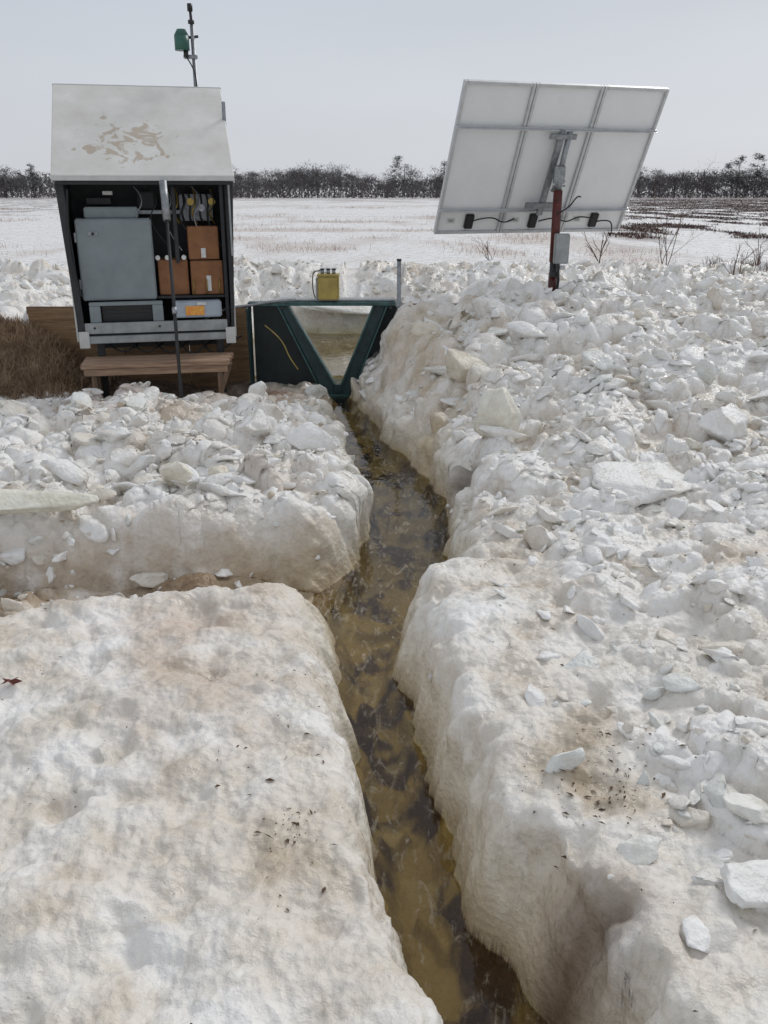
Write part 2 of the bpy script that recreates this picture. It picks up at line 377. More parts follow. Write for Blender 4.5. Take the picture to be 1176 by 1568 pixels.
indit=(np.abs(cy-yditch(cx))<.30)&(cx<-.45)
Rm=np.where(indit,np.maximum(Rm,.7),Rm)
dch=np.maximum(l-cx,cx-r)
pondm=(np.abs(cx+.5)<1.7)&(cy>8.3)&(cy<11.3)
shedm=(cx<-1.0)&(cy>7.3)&(cy<9.2)
wallm=(cy>8.2)&(cy<8.6)&(cx<.8)
dens=np.clip((Rm-.12)*1.0,0,1)*(.3+.7*(fbm(cx*1.5,cy*1.5,301,2)>-.05))
ok=(rng.random(cand)<dens*.30)&(dch>.04)&~pondm&~shedm&~wallm
cx,cy=cx[ok],cy[ok]
sz=np.clip(np.exp(rng.normal(-3.55,.6,len(cx))),.008,.15);sz=np.where(cy<3.5,sz*.65,sz)
fl=np.zeros(len(cx))
# broken ice plates: right bank, foreground corner, mid-left pile
def plates(n,x0,x1,y0,y1,a,b):
    global cx,cy,sz,fl
    px=rng.uniform(x0,x1,n);py=rng.uniform(y0,y1,n);_,rr_=banks(py);k=(px>rr_+.25)|(px<rr_-.7);px,py=px[k],py[k]
    cx=np.r_[cx,px];cy=np.r_[cy,py];sz=np.r_[sz,np.exp(rng.uniform(np.log(a),np.log(b),len(px)))];fl=np.r_[fl,np.ones(len(px))]
plates(90,.72,1.45,1.35,2.6,.02,.075)
plates(150,.5,2.8,2.6,5.0,.03,.11)
plates(170,.4,4.5,5.0,8.6,.06,.19)
plates(110,-3.2,-.4,4.6,7.2,.05,.15)
cz=terrain(cx,cy)
VV=[];FF=[];CC=[];off=0
for i in range(len(cx)):
    s=sz[i]
    big=s>.045 or fl[i]>0
    P=(varA[rng.integers(16)] if big else varB[rng.integers(20)])
    Fc=F3 if big else F1
    if fl[i]>0:
        sc=np.array([rng.uniform(.9,1.3),rng.uniform(.7,1.0),rng.uniform(.25,.5)])
        ax,ay,az_=rng.normal(0,.35),rng.normal(0,.35),rng.uniform(0,6.28)
        R=np.array(Matrix.Rotation(az_,3,'Z')@Matrix.Rotation(ay,3,'Y')@Matrix.Rotation(ax,3,'X'))
        P=(P*sc)@R.T*s
        P=P+np.array([cx[i],cy[i],cz[i]+s*rng.uniform(-.05,.15)])
    else:
        sc=np.array([rng.uniform(.7,1.4),rng.uniform(.6,1.1),rng.uniform(.35,.8)])
        P=(P*sc)@randrot(rng).T*s
        P[:,2]*=.8
        P=P+np.array([cx[i],cy[i],cz[i]+s*rng.uniform(-.15,.2)])
    c=np.array(WH)
    u=rng.random()
    if u<.18: c=np.array([.79,.80,.77])
    elif u<.34: c=np.array([.82,.77,.69])
    elif u<.37 and not big: c=np.array([.58,.50,.39])
    c=c*rng.uniform(.93,1.03)
    VV.append(P);FF.append(Fc+off);CC.append(np.tile(c,(len(P),1)));off+=len(P)
mk("ice_rubble",np.vstack(VV),np.vstack(FF),SNOW,True,np.clip(np.vstack(CC),0,.93))

def slab(X,Y,size,rot,seed,lift=0,c=(.84,.83,.78)):
    P=chunkshape(I2,14,seed,.5,.8)*np.array(size)
    R=np.array((Matrix.Rotation(rot[2],3,'Z')@Matrix.Rotation(rot[1],3,'Y')@Matrix.Rotation(rot[0],3,'X')))
    zt=terrain(np.array([X]),np.array([Y]))[0]
    P=P@R.T+np.array([X,Y,zt+lift])
    mk("ice_slab",P,F2,SNOW,True,np.tile(np.array(c),(len(P),1)))
slab(.74,5.65,(.17,.13,.27),(.15,.35,.2),3,.08,(.85,.83,.74))
slab(1.42,4.75,(.40,.25,.11),(.12,.05,.2),4,.03,(.88,.87,.84))
slab(.93,1.80,(.14,.10,.035),(.25,.1,.6),5,.03,(.87,.87,.84))
slab(.70,1.95,(.07,.05,.025),(.3,-.2,.1),6,.02)
slab(-2.25,4.30,(.75,.12,.06),(.35,.0,.14),7,.0,(.78,.76,.66))
slab(.62,6.9,(.24,.2,.17),(.3,.2,.9),8,.04,(.80,.74,.63))
slab(.95,7.7,(.24,.2,.14),(.1,.4,.3),9,.05,WH)
slab(1.02,2.05,(.10,.07,.03),(.1,.35,.4),10,.02)
slab(1.9,3.0,(.2,.14,.05),(.2,.1,1.4),11,.03)
slab(-.95,5.0,(.10,.09,.07),(.2,.1,.4),12,.03,(.80,.75,.64))
slab(-1.15,4.75,(.12,.1,.09),(.2,.3,.4),13,.02,(.80,.76,.66))
slab(-.35,11.3,(.75,.2,.07),(.1,.05,.1),14,.10,(.80,.80,.76))
slab(2.3,4.1,(.25,.2,.06),(.15,-.2,.5),15,.03)
slab(-3.9,8.1,(.36,.3,.18),(.1,.1,.5),16,.05,WH)
slab(1.05,1.55,(.16,.12,.04),(.1,.25,-.4),17,.02)
slab(.42,7.9,(.20,.18,.14),(.3,.1,.4),18,-.02,(.80,.74,.62))
slab(2.2,5.6,(.22,.2,.13),(.3,.1,.4),19,.03,WH)
slab(3.1,6.6,(.26,.2,.15),(.1,.3,1.4),20,.03,WH)
slab(-.9,6.1,(.2,.16,.13),(.1,.3,1.0),21,.02,WH)
slab(-.5,5.9,(.17,.14,.12),(.3,.1,.2),22,.0,WH)
slab(-1.2,4.22,(.12,.08,.05),(.2,.1,.2),23,.02,(.80,.76,.68))
slab(-.55,4.2,(.10,.07,.04),(.2,.1,.9),24,.02,(.74,.68,.56))

# ---------------------------------------------------------------- building helpers
def box(name,size,loc,mat,parent=None,rot=(0,0,0),bev=.004):
    bm=bmesh.new();bmesh.ops.create_cube(bm,size=1)
    for v in bm.verts: v.co=Vector((v.co.x*size[0],v.co.y*size[1],v.co.z*size[2]))
    if bev: bmesh.ops.bevel(bm,geom=bm.edges[:],offset=min(bev,min(size)*.3),segments=2,affect='EDGES')
    me=bpy.data.meshes.new(name);bm.to_mesh(me);bm.free();me.materials.append(mat)
    o=bpy.data.objects.new(name,me);S.collection.objects.link(o);o.location=loc;o.rotation_euler=rot
    if parent:o.parent=parent
    return o
def bx(name,x0,x1,y0,y1,z0,z1,mat,parent=None,bev=.004):
    return box(name,(x1-x0,y1-y0,z1-z0),((x0+x1)/2,(y0+y1)/2,(z0+z1)/2),mat,parent,bev=bev)
def prism(name,pts,y0,y1,mat,parent=None,plane='XZ',bev=.003):
    bm=bmesh.new()
    def c(p,d): return (p[0],d,p[1]) if plane=='XZ' else (d,p[0],p[1])
    A=[bm.verts.new(c(p,y0)) for p in pts];B=[bm.verts.new(c(p,y1)) for p in pts]
    bm.faces.new(A);bm.faces.new(B[::-1])
    for i in range(len(pts)):
        j=(i+1)%len(pts);bm.faces.new((A[j],A[i],B[i],B[j]))
    bmesh.ops.recalc_face_normals(bm,faces=bm.faces)
    if bev: bmesh.ops.bevel(bm,geom=bm.edges[:],offset=bev,segments=1,affect='EDGES')
    me=bpy.data.meshes.new(name);bm.to_mesh(me);bm.free();me.materials.append(mat)
    o=bpy.data.objects.new(name,me);S.collection.objects.link(o)
    if parent:o.parent=parent
    return o
def rodarr(p1,p2,r1,r2,seg=10):
    p1=np.array(p1,float);p2=np.array(p2,float);d=p2-p1;d/=np.linalg.norm(d)
    u=np.cross(d,[0,0,1] if abs(d[2])<.9 else [1,0,0]);u/=np.linalg.norm(u);v=np.cross(d,u)
    a=np.arange(seg)*2*np.pi/seg
    ring=np.cos(a)[:,None]*u+np.sin(a)[:,None]*v
    return np.vstack([p1+ring*r1,p2+ring*r2])
def rod(name,p1,p2,r,mat,parent=None,r2=None,seg=16):
    V=rodarr(p1,p2,r,r if r2 is None else r2,seg)
    bm=bmesh.new();vs=[bm.verts.new(v) for v in V]
    for i in range(seg):
        j=(i+1)%seg;f=bm.faces.new((vs[i],vs[j],vs[seg+j],vs[seg+i]));f.smooth=True
    bm.faces.new(vs[:seg][::-1]);bm.faces.new(vs[seg:])
    bmesh.ops.recalc_face_normals(bm,faces=bm.faces)
    me=bpy.data.meshes.new(name);bm.to_mesh(me);bm.free();me.materials.append(mat)
    o=bpy.data.objects.new(name,me);S.collection.objects.link(o)
    if parent:o.parent=parent
    return o
def cable(name,pts,r,mat,parent=None):
    cu=bpy.data.curves.new(name,'CURVE');cu.dimensions='3D';cu.bevel_depth=r;cu.bevel_resolution=2
    sp=cu.splines.new('NURBS');sp.points.add(len(pts)-1);sp.use_endpoint_u=True;sp.order_u=3
    for p,q in zip(sp.points,pts):p.co=(*q,1)
    cu.materials.append(mat);o=bpy.data.objects.new(name,cu);S.collection.objects.link(o)
    if parent:o.parent=parent
    return o
def empty(name,loc=(0,0,0),mtx=None):
    e=bpy.data.objects.new(name,None);e.empty_display_size=.2;S.collection.objects.link(e)
    if mtx is not None:e.matrix_world=mtx
    else:e.location=loc
    return e

# ---------------------------------------------------------------- instrument shelter
sh=empty("instrument_shelter",(-1.97,7.80,0));sh.rotation_euler=(0,0,math.radians(13.5))
W=.665
side=[(0,.47),(.95,.47),(.95,2.46),(0,1.755)]
for nm,xa,xb in(("wall_left",-W-.012,-W+.004),("wall_right",W-.004,W+.012)): prism(nm,side,xa,xb,M['white'],sh,'YZ')
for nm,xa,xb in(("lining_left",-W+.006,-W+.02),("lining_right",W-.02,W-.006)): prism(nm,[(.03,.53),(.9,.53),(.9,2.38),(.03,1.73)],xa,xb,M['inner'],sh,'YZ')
bx("back_wall",-W+.02,W-.02,.90,.93,.5,2.4,M['white'],sh)
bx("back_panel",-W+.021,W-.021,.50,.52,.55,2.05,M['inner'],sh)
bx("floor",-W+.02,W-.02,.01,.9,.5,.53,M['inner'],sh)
lid=prism("roof_lid",[(-.06,1.775),(.975,2.535),(.955,2.565),(-.08,1.805)],-.725,.725,M['roof'],sh,'YZ',.006)
for s in(-1,1): prism("lid_flange",[(-.062,1.75),(.97,2.505),(.965,2.533),(-.064,1.774)],s*.722-.006,s*.722+.006,M['white'],sh,'YZ',.001)
bx("lid_front_lip",-.722,.722,-.088,-.066,1.765,1.80,M['white'],sh)
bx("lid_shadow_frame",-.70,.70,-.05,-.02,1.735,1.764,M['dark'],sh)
prism("lid_back_ridge",[(.975,2.535),(1.0,2.53),(1.0,2.575),(.958,2.568)],-.73,.73,M['white'],sh,'YZ',.003)
prism("jamb_left",[(-.71,1.75),(-.645,1.75),(-.60,.55),(-.655,.55)],-.018,-.003,M['dark'],sh)
prism("jamb_right",[(.715,1.75),(.655,1.75),(.635,.55),(.66,.55)],-.018,-.003,M['dark'],sh)
bx("jamb_edge_right",.668,.684,-.04,.0,1.16,1.76,M['grey2'],sh)
bx("vent_stub",.70,.73,.55,.58,1.75,2.42,M['galv'],sh)
bx("sill_rail",-.60,.60,-.03,.0,.535,.625,M['grey2'],sh)
bx("base_frame",-.655,.66,-.045,.03,.455,.515,M['grey2'],sh)
for xx in(-.655,.58): bx("corner_bracket",xx,xx+.085,-.062,-.04,.42,.56,M['white'],sh)
for xx in(-.56,-.02,.60): rod("bolt",(xx+.04,-.03,.585),(xx+.04,-.04,.585),.009,M['dark'],sh)
bx("enclosure",-.60,.02,.09,.42,.80,1.47,M['grey'],sh,.012)
bx("enclosure_door",-.595,.015,.06,.088,.805,1.465,M['grey'],sh,.01)
bx("enclosure_top_step",-.52,-.08,.13,.40,1.47,1.56,M['grey'],sh,.01)
bx("enclosure_latch",-.50,-.42,.048,.060,1.335,1.365,M['galv'],sh,.003)
rod("latch_knob",(-.46,.05,1.35),(-.46,.035,1.35),.012,M['dark'],sh)
bx("hinge_1",-.612,-.597,.06,.085,.9,.98,M['galv'],sh);bx("hinge_2",-.612,-.597,.06,.085,1.28,1.36,M['galv'],sh)
bx("lower_unit_frame_top",-.55,.06,.0,.04,.765,.795,M['grey'],sh)
for xx in(-.55,-.03): bx("lower_unit_leg",xx,xx+.09,.0,.04,.625,.764,M['grey'],sh)
bx("lower_unit_dark",-.45,-.035,.05,.35,.62,.76,M['black'],sh)
for k in range(3): bx("lower_unit_fin",-.44,-.05,.042,.05,.65+.035*k,.658+.035*k,M['dark'],sh,.001)
bx("brown_box_top",.315,.575,.12,.40,1.125,1.40,M['card'],sh,.006)
bx("brown_box_bottom",.32,.595,.10,.40,.83,1.115,M['card'],sh,.006)
bx("brown_box_centre",.045,.30,.14,.42,.83,1.125,M['card'],sh,.006)
bx("box_label_1",.42,.46,.112,.119,1.14,1.22,M['label'],sh,.001)
bx("box_label_2",.45,.49,.092,.099,.86,.99,M['label'],sh,.001)
bx("shelf",.02,.62,.08,.48,.805,.825,M['dark'],sh)
for k in range(3): rod("carton_post",(.34+.11*k,.085,.83),(.34+.11*k,.085,.96),.006,M['brass'],sh)
for xx in(.05,.13,.27): rod("white_fitting",(xx,.10,1.145),(xx,.16,1.145),.020,M['label'],sh)
bx("grey_case",.14,.56,.0,.30,.645,.785,M['bluebox'],sh,.012)
bx("case_label",.25,.41,-.008,-.002,.665,.745,M['orange'],sh,.001)
bx("case_label_small",.35,.43,-.008,-.002,.75,.775,M['label'],sh,.001)
bx("tray",-.15,.30,.25,.45,1.50,1.53,M['galv'],sh)
bx("controller",-.08,.06,.30,.45,1.54,1.68,M['inner'],sh,.01)
bx("relay_white",-.36,-.28,.24,.28,1.655,1.685,M['label'],sh,.002)
bx("radio",-.50,-.30,.30,.46,1.58,1.63,M['dark'],sh)
bx("conduit_box",.27,.55,.30,.45,1.44,1.66,M['galv'],sh,.01)
for k in range(7):
    x0=.24+.05*k
    cable("hose",[(x0,.27,1.70),(x0+.03,.2,1.60),(x0-.04+.02*(k%3),.19,1.50),(x0+.02,.25,1.42)],.009,M['brass'] if k%3==0 else M['rubber'],sh)
for k in range(6):
    x0=-.1+.12*k
    cable("wire",[(x0,.2,1.72),(x0+.1,.12,1.62),(x0-.05,.12,1.45),(x0+.12,.15,1.30-.05*(k%3))],.005,M['rubber'] if k%2 else M['galv'],sh)
for k in range(3): rod("gauge",(.36+.09*k,.17,1.60-.05*(k%2)),(.36+.09*k,.20,1.60-.05*(k%2)),.03,M['galv'] if k%2 else M['brass'],sh)
bx("upright",.60,.63,.05,.09,.55,1.74,M['dark'],sh)
bx("strut",.20,.235,.1,.13,1.10,1.72,M['dark'],sh)
for k in range(5):
    cable("loose_cable",[(-.45+.2*k,.1,.46),(-.35+.2*k,-.02,.36-.02*k%3),(-.2+.2*k,.0,.40),(-.15+.22*k,.2,.44)],.008,M['rubber'],sh)
cable("left_hose",[(-.62,.0,1.70),(-.66,-.03,1.3),(-.63,-.03,1.0),(-.60,.0,.85)],.012,M['rubber'],sh)
for xx in(-.52,.50):
    bx("leg",xx,xx+.06,.02,.08,-.2,.455,M['dark'],sh);bx("leg_back",xx,xx+.06,.8,.86,-.2,.47,M['dark'],sh)
bx("under_pipe",-.5,.56,.3,.36,.36,.41,M['dark'],sh)
pr=empty("lid_prop_rod",(0,0,0))
rod("rod",(-1.62,6.98,-.08),(-1.79,7.70,1.75),.014,M['dark'],pr)
rod("sleeve",(-1.765,7.592,1.46),(-1.80,7.70,1.76),.032,M['galv'],pr)
rod("collar",(-1.695,7.30,.75),(-1.70,7.32,.80),.02,M['galv'],pr)
be=empty("wooden_bench",(-1.95,7.62,.05));be.rotation_euler=(0,0,math.radians(11))
for k in range(3): box("plank_%d"%k,(1.22+.02*k,.135,.038),(0.01*k,-.15+.142*k,.265),M['plank'],be,rot=(0,0,.006*k))
bx("apron",-.59,.59,-.20,-.165,.185,.244,M['plank'],be)
for xx in(-.54,.50):
    bx("leg",xx,xx+.045,-.16,-.07,-.25,.244,M['post'],be);bx("leg_back",xx,xx+.045,.07,.16,-.25,.244,M['post'],be)
box("brace",(.05,.05,.34),(.55,-.12,.09),M['post'],be,rot=(0,.35,0))

ma=empty("sensor_mast",(-1.72,8.95,0))
rod("pole",(0,0,-.1),(-.0,0,3.08),.019,M['galv'],ma)
rod("pole_tip",(0,0,3.0),(-.008,0,3.24),.013,M['dark'],ma)
rod("tip_cap",(-.008,0,3.19),(-.008,0,3.25),.024,M['black'],ma)
rod("tip_ring",(-.005,0,3.09),(-.005,0,3.12),.028,M['dark'],ma)
rod("sensor_body",(-.09,-.05,2.87),(-.09,-.05,2.99),.066,M['sensor'],ma)
rod("sensor_cap",(-.09,-.05,2.99),(-.09,-.05,3.04),.066,M['sensor'],ma,r2=.038)
rod("sensor_stem",(-.06,-.05,2.82),(-.06,-.05,2.87),.022,M['dark'],ma)
bx("sensor_bracket",-.09,.03,-.03,.03,2.81,2.84,M['galv'],ma)
rod("crossarm",(-.05,0,2.98),(.05,0,2.99),.012,M['dark'],ma)
cable("mast_cable",[(-.06,-.05,2.82),(.0,-.06,2.74),(.02,-.02,2.6),(.022,0,2.0)],.006,M['rubber'],ma)

# ---------------------------------------------------------------- weir
we=empty("v_notch_weir",(0,8.30,0))
lf=[(-.955,.70),(-.885,.70),(-.475,-.02),(-.475,-.12),(-.56,-.12)]
rt=[(.015,.70),(-.085,.70),(-.39,-.02),(-.39,-.12),(-.315,-.12)]
prism("arm_left",lf,-.06,.02,M['green'],we);prism("arm_right",rt,-.06,.02,M['green'],we)
for nm,p in(("arm_left_lip",[(-.885,.70),(-.866,.70),(-.457,-.02),(-.476,-.02)]),("arm_right_lip",[(-.085,.70),(-.104,.70),(-.407,-.02),(-.389,-.02)]),
            ("arm_left_outer_lip",[(-.975,.70),(-.957,.70),(-.563,-.12),(-.581,-.12)]),("arm_right_outer_lip",[(.035,.70),(.017,.70),(-.312,-.12),(-.294,-.12)])):
    prism(nm,p,-.085,.03,M['green2'],we)
bx("sill_plate",-.475,-.39,-.05,.02,-.20,-.03,M['green'],we)
bx("sill_foot",-.57,-.30,-.09,-.065,-.16,-.115,M['green2'],we)
prism("wing_left",[(-1.22,.70),(-.98,.70),(-.585,-.12),(-.6,-.3),(-1.22,-.3)],.10,.12,M['wing'],we)
prism("wing_right",[(.14,.70),(.038,.70),(-.291,-.12),(-.28,-.3),(.14,-.3)],.10,.12,M['wing'],we)
prism("side_plate_left",[(-.25,.70),(.02,.70),(.02,-.2),(-.15,-.2)],-1.235,-1.222,M['green'],we,'YZ')
bx("top_beam",-1.24,.15,-.088,.03,.703,.735,M['green2'],we)
bx("top_board",-.98,.10,-.02,.16,.738,.752,M['grey2'],we)
for xx in(-.93,-.05,.06): rod("bolt",(xx,-.09,.69),(xx,-.105,.69),.014,M['dark'],we)
cable("yellow_cord",[(-1.1,-.02,.52),(-1.02,-.04,.46),(-.93,-.04,.36),(-.88,-.05,.22),(-.80,-.07,.12)],.006,M['yellow'],we)
cable("conduit",[(-1.7,-.3,.55),(-1.45,-.2,.70),(-1.22,-.12,.71),(-1.0,-.1,.75),(-.8,-.1,.76)],.012,M['galv'],we)
yb=empty("water_level_gauge",(-.505,8.30,.754))
bx("case",-.095,.095,-.08,.08,0,.205,M['yellow'],yb,.01)
bx("case_lid",-.10,.10,-.085,.085,.207,.225,M['yellow'],yb,.004)
for xx in(-.055,.0,.05): rod("fitting",(xx,0,.225),(xx,0,.262),.016,M['galv'],yb);rod("fitting_cap",(xx,0,.262),(xx,0,.272),.022,M['dark'],yb)
bx("bracket",-.115,-.097,-.03,.03,-.0,.19,M['galv'],yb)
cable("wire_loop",[(-.06,0,.25),(-.13,-.02,.26),(-.145,-.03,.18),(-.14,-.02,.05),(-.12,-.02,.01)],.005,M['rubber'],yb)
po=empty("steel_post",(.135,8.22,0));rod("post",(0,0,0),(0,0,1.10),.019,M['galv'],po);rod("post_cap",(0,0,1.10),(0,0,1.115),.022,M['dark'],po)
bx("post_clamp",-.03,.03,-.03,.03,.70,.74,M['galv'],po)
rw=empty("plywood_retaining_wall",(0,8.40,0))
for a1,b1 in[(-3.32,-2.45),(-2.445,-1.84),(-1.835,-1.245)]: bx("sheet",a1,b1,0,.02,-.3,.655,M['ply'],rw,.002)
bx("sheet",.16,.78,0,.02,-.3,.665,M['ply'],rw,.002);bx("cap",.16,.80,-.02,.05,.667,.70,M['plank'],rw)
bx("cap_left",-3.34,-1.25,.022,.06,.60,.67,M['post'],rw)

# ---------------------------------------------------------------- solar array
xa=Vector((.945,.325,0)).normalized();ya=Vector((.205,-.60,1.27)).normalized();ya=(ya-xa*ya.dot(xa)).normalized();za=xa.cross(ya)
mt=Matrix(((xa.x,ya.x,za.x,1.475),(xa.y,ya.y,za.y,9.43),(xa.z,ya.z,za.z,1.295),(0,0,0,1)))
so=empty("solar_panel_array",mtx=mt)
HW=1.045;HH=1.445
for k in range(3):
    x0=-HW+k*(2*HW/3);x1=x0+2*HW/3-.006
    bx("backsheet_%d"%k,x0+.02,x1-.02,.02,HH-.02,-.012,-.006,M['backsheet'],so,0)
    bx("glass_%d"%k,x0+.02,x1-.02,.02,HH-.02,-.022,-.0125,M['black'],so,0)
    for nm,p in(("l",(x0,x0+.028,0,HH)),("r",(x1-.028,x1,0,HH)),("t",(x0+.03,x1-.03,HH-.028,HH)),("b",(x0+.03,x1-.03,0,.028))):
        bx("frame_%d_%s"%(k,nm),p[0],p[1],p[2],p[3],-.024,.022,M['alu'],so,.002)
    cxx=x0+.30
    bx("junction_box_%d"%k,cxx,cxx+.085,.055,.20,-.005,.03,M['black'],so,.006)
    bx("type_label_%d"%k,cxx-.19,cxx-.10,.10,.16,-.005,-.003,M['label'],so,0)
    bx("data_label_%d"%k,cxx-.17,cxx-.12,.115,.145,-.002,-.001,M['grey2'],so,0)
for v in(.24,1.04): 
    bx("crossbar",-HW,HW,v,v+.030,.024,.045,M['alu'],so,.002)
    bx("crossbar_web",-HW,HW,v+.012,v+.017,.046,.075,M['alu'],so,.001)
for s in(-1,1): cable("panel_cable",[(s*.0-.30 if s<0 else .05,.13,.03),(s*.2,.20,.06),(s*.35,.12,.06),(s*.5,.21,.05),(-.68 if s<0 else .70,.14,.03)],.007,M['rubber'],so)
cable("panel_cable",[(.72,.12,.03),(.86,.16,.05),(.92,.05,.06),(.93,-.06,.05),(.92,-.01,.03)],.007,M['rubber'],so)
bx("yoke_rail",-.02,.04,.22,1.06,.047,.085,M['galv'],so)
bx("yoke_head",-.12,.16,.985,1.035,.078,.10,M['galv'],so)
bx("yoke_plate",-.18,.12,.30,.36,.076,.10,M['galv'],so)
pl=empty("array_mounting_pole",(1.665,9.02,.03))
rod("post_lower",(0,0,.2),(0,0,1.22),.036,M['dark'],pl)
rod("post_red",(0,0,1.0),(0,0,1.66),.044,M['maroon'],pl)
rod("post_red_low",(0,0,.6),(0,0,.90),.042,M['maroon'],pl)
rod("post_top",(0,0,1.66),(0.0,.0,1.86),.034,M['galv'],pl)
box("head_bracket",(.10,.08,.16),(0,.0,1.80),M['galv'],pl,rot=(.2,0,0))
rod("strut",(0,0,1.78),(.07,-.05,2.18),.026,M['galv'],pl)
rod("strut_2",(0,.02,1.72),(-.02,.18,1.66),.02,M['galv'],pl)
for z0 in(1.70,1.74): rod("clamp_bolt",(-.06,-.02,z0),(.06,-.02,z0),.008,M['galv'],pl)
bx("switch_box",-.02,.12,-.13,-.05,.99,1.27,M['grey2'],pl,.008)
bx("switch_door",-.012,.112,-.14,-.132,1.0,1.26,M['grey2'],pl,.003)
cable("conduit",[(.03,-.1,.99),(.03,-.1,.9),(.05,-.06,.8),(.02,-.05,.6)],.014,M['dark'],pl)
bx("junction",.05,.10,-.08,-.03,.93,.97,M['alu'],pl);bx("junction_b",-.04,.03,-.08,-.04,.86,.91,M['dark'],pl)
cable("lead",[(.0,-.05,1.45),(.1,-.08,1.50),(.18,-.05,1.62),(.22,.0,1.60)],.007,M['rubber'],pl)

# ---------------------------------------------------------------- vegetation
def blades(name,bx_,by_,bz_,hgt,wid,lean,mat,seed):
    g=np.random.default_rng(seed);n=len(bx_)
    an=g.random(n)*6.283;ln_=lean*g.random(n)**.5*hgt
    la=g.random(n)*6.283
    dx=np.cos(an)*wid/2;dy=np.sin(an)*wid/2
    tx=np.cos(la)*ln_;ty=np.sin(la)*ln_;tz=np.sqrt(np.clip(hgt**2-ln_**2,hgt**2*.02,None))
    V=np.empty((n,5,3))
    V[:,0]=np.c_[bx_-dx,by_-dy,bz_];V[:,1]=np.c_[bx_+dx,by_+dy,bz_]
    V[:,2]=np.c_[bx_+dx*.8+tx*.35,by_+dy*.8+ty*.35,bz_+tz*.6];V[:,3]=np.c_[bx_-dx*.8+tx*.35,by_-dy*.8+ty*.35,bz_+tz*.6]
    V[:,4]=np.c_[bx_+tx,by_+ty,bz_+tz]
    b0=np.arange(n)*5
    F=np.vstack([np.c_[b0,b0+1,b0+2],np.c_[b0,b0+2,b0+3],np.c_[b0+3,b0+2,b0+4]])
    return mk(name,V.reshape(-1,3),F,mat,False)
def tz(x,y): return terrain(np.asarray(x,float),np.asarray(y,float))
n=9000;sx=-3.4+rng.normal(0,.55,n);sy=rng.uniform(7.5,8.36,n);k=(sx<-2.5)&(sx>-4.6);sx,sy=sx[k],sy[k]
blades("dry_straw_mound",sx,sy,tz(sx,sy)+.0,rng.uniform(.05,.15,len(sx)),np.full(len(sx),.007),.998,M['straw'],3)
def tufts(cxs,cys,per,spread):
    x=np.repeat(cxs,per)+rng.normal(0,1,len(cxs)*per)*np.repeat(spread,per)
    y=np.repeat(cys,per)+rng.normal(0,1,len(cxs)*per)*np.repeat(spread,per)
    return x,y
c=1300
yy=rng.uniform(15,90,c);xx=rng.uniform(-.55,.6,c)*yy
keep=(fbm(xx*.10,yy*.035,221,4)+.6*fbm(xx*.5,yy*.12,222,4)>.22)|(np.abs(yy-18-.3*xx)<.8)&(xx<-5)
keep|=(fbm(xx*.08,yy*.25,231,4)+.4*fbm(xx*.5,yy*.12,222,4)>.16)&(yy>24)&(yy<65)&(np.abs(xx/yy)<.25)
xx,yy=xx[keep],yy[keep]
gx,gy=tufts(xx,yy,40,.020*yy+.05)
blades("dry_field_grass",gx,gy,tz(gx,gy)-.02,rng.uniform(.05,.18,len(gx))*(1+gy/150),.003+gy*.0002,.85,M['tan'],5)
n=1500;yy=rng.uniform(9.8,16,n);xx=yy*rng.uniform(.33,.62,n);k=fbm(xx*.6,yy*.6,401,2)>.12;xx,yy=xx[k],yy[k]
gx,gy=tufts(xx,yy,5,np.full(len(xx),.05))
blades("reddish_weeds",gx,gy,tz(gx,gy)-.02,rng.uniform(.06,.22,len(gx)),np.full(len(gx),.007),.75,M['twig'],6)
n=36000;yy=22*(200/22)**rng.random(n);xx=yy*rng.uniform(.2,.8,n)
gg=fbm(xx*.10,yy*.035,221,4);g2_=fbm(xx*.5,yy*.12,222,4)
k=(ss(.21,.30,xx/yy+.05*g2_)*ss(18,34,yy)*hmask(gg,g2_,yy))>.6
xx,yy=xx[k],yy[k]
gx,gy=tufts(xx,yy,6,.003*yy+.08)
blades("heather",gx,gy,tz(gx,gy)-.03,rng.uniform(.03,.13,len(gx)),.015+gy*.0008,.85,M['heather'],7)
def shrub(X,Y,H,seed,nb=5):
    g=np.random.default_rng(seed);VV=[];FF=[];o=[0];zb=tz([X],[Y])[0]
    def seg(p,q,r1,r2):
        V=rodarr(p,q,r1,r2,5);VV.append(V);a=o[0]
        for i in range(5):
            j=(i+1)%5;FF.append((a+i,a+j,a+5+j,a+5+i))
        o[0]+=10
    def grow(p,d,L,r,dep):
        k=4
        for i in range(k):
            d=d+g.normal(0,.10,3);d/=np.linalg.norm(d);q=p+d*L/k
            seg(p,q,r*(1-i/k*.5),r*(1-(i+1)/k*.5));p=q
            if dep<3 and g.random()<.75:
                e=d+g.normal(0,.5,3);e[2]=abs(e[2])*.6+.25;e/=np.linalg.norm(e);grow(p,e,L*.5,r*.5,dep+1)
    for b in range(nb):
        d=np.array([g.normal(0,.25),g.normal(0,.25),1.]);d/=np.linalg.norm(d)
        grow(np.array([X+g.normal(0,.03),Y+g.normal(0,.03),zb-.05]),d,H*g.uniform(.6,1),.006+.004*g.random(),0)
    mk("bare_shrub",np.vstack(VV),FF,M['twig'])
shrub(3.95,12.9,1.05,1,4);shrub(2.95,12.6,.6,2,3);shrub(4.25,11.0,.5,3,4);shrub(5.1,11.6,.45,4,5);shrub(5.5,13.5,.55,5,5);shrub(4.9,10.2,.35,8,4);shrub(-8.2,18.5,.6,6,4);shrub(2.0,17,.5,9,3)

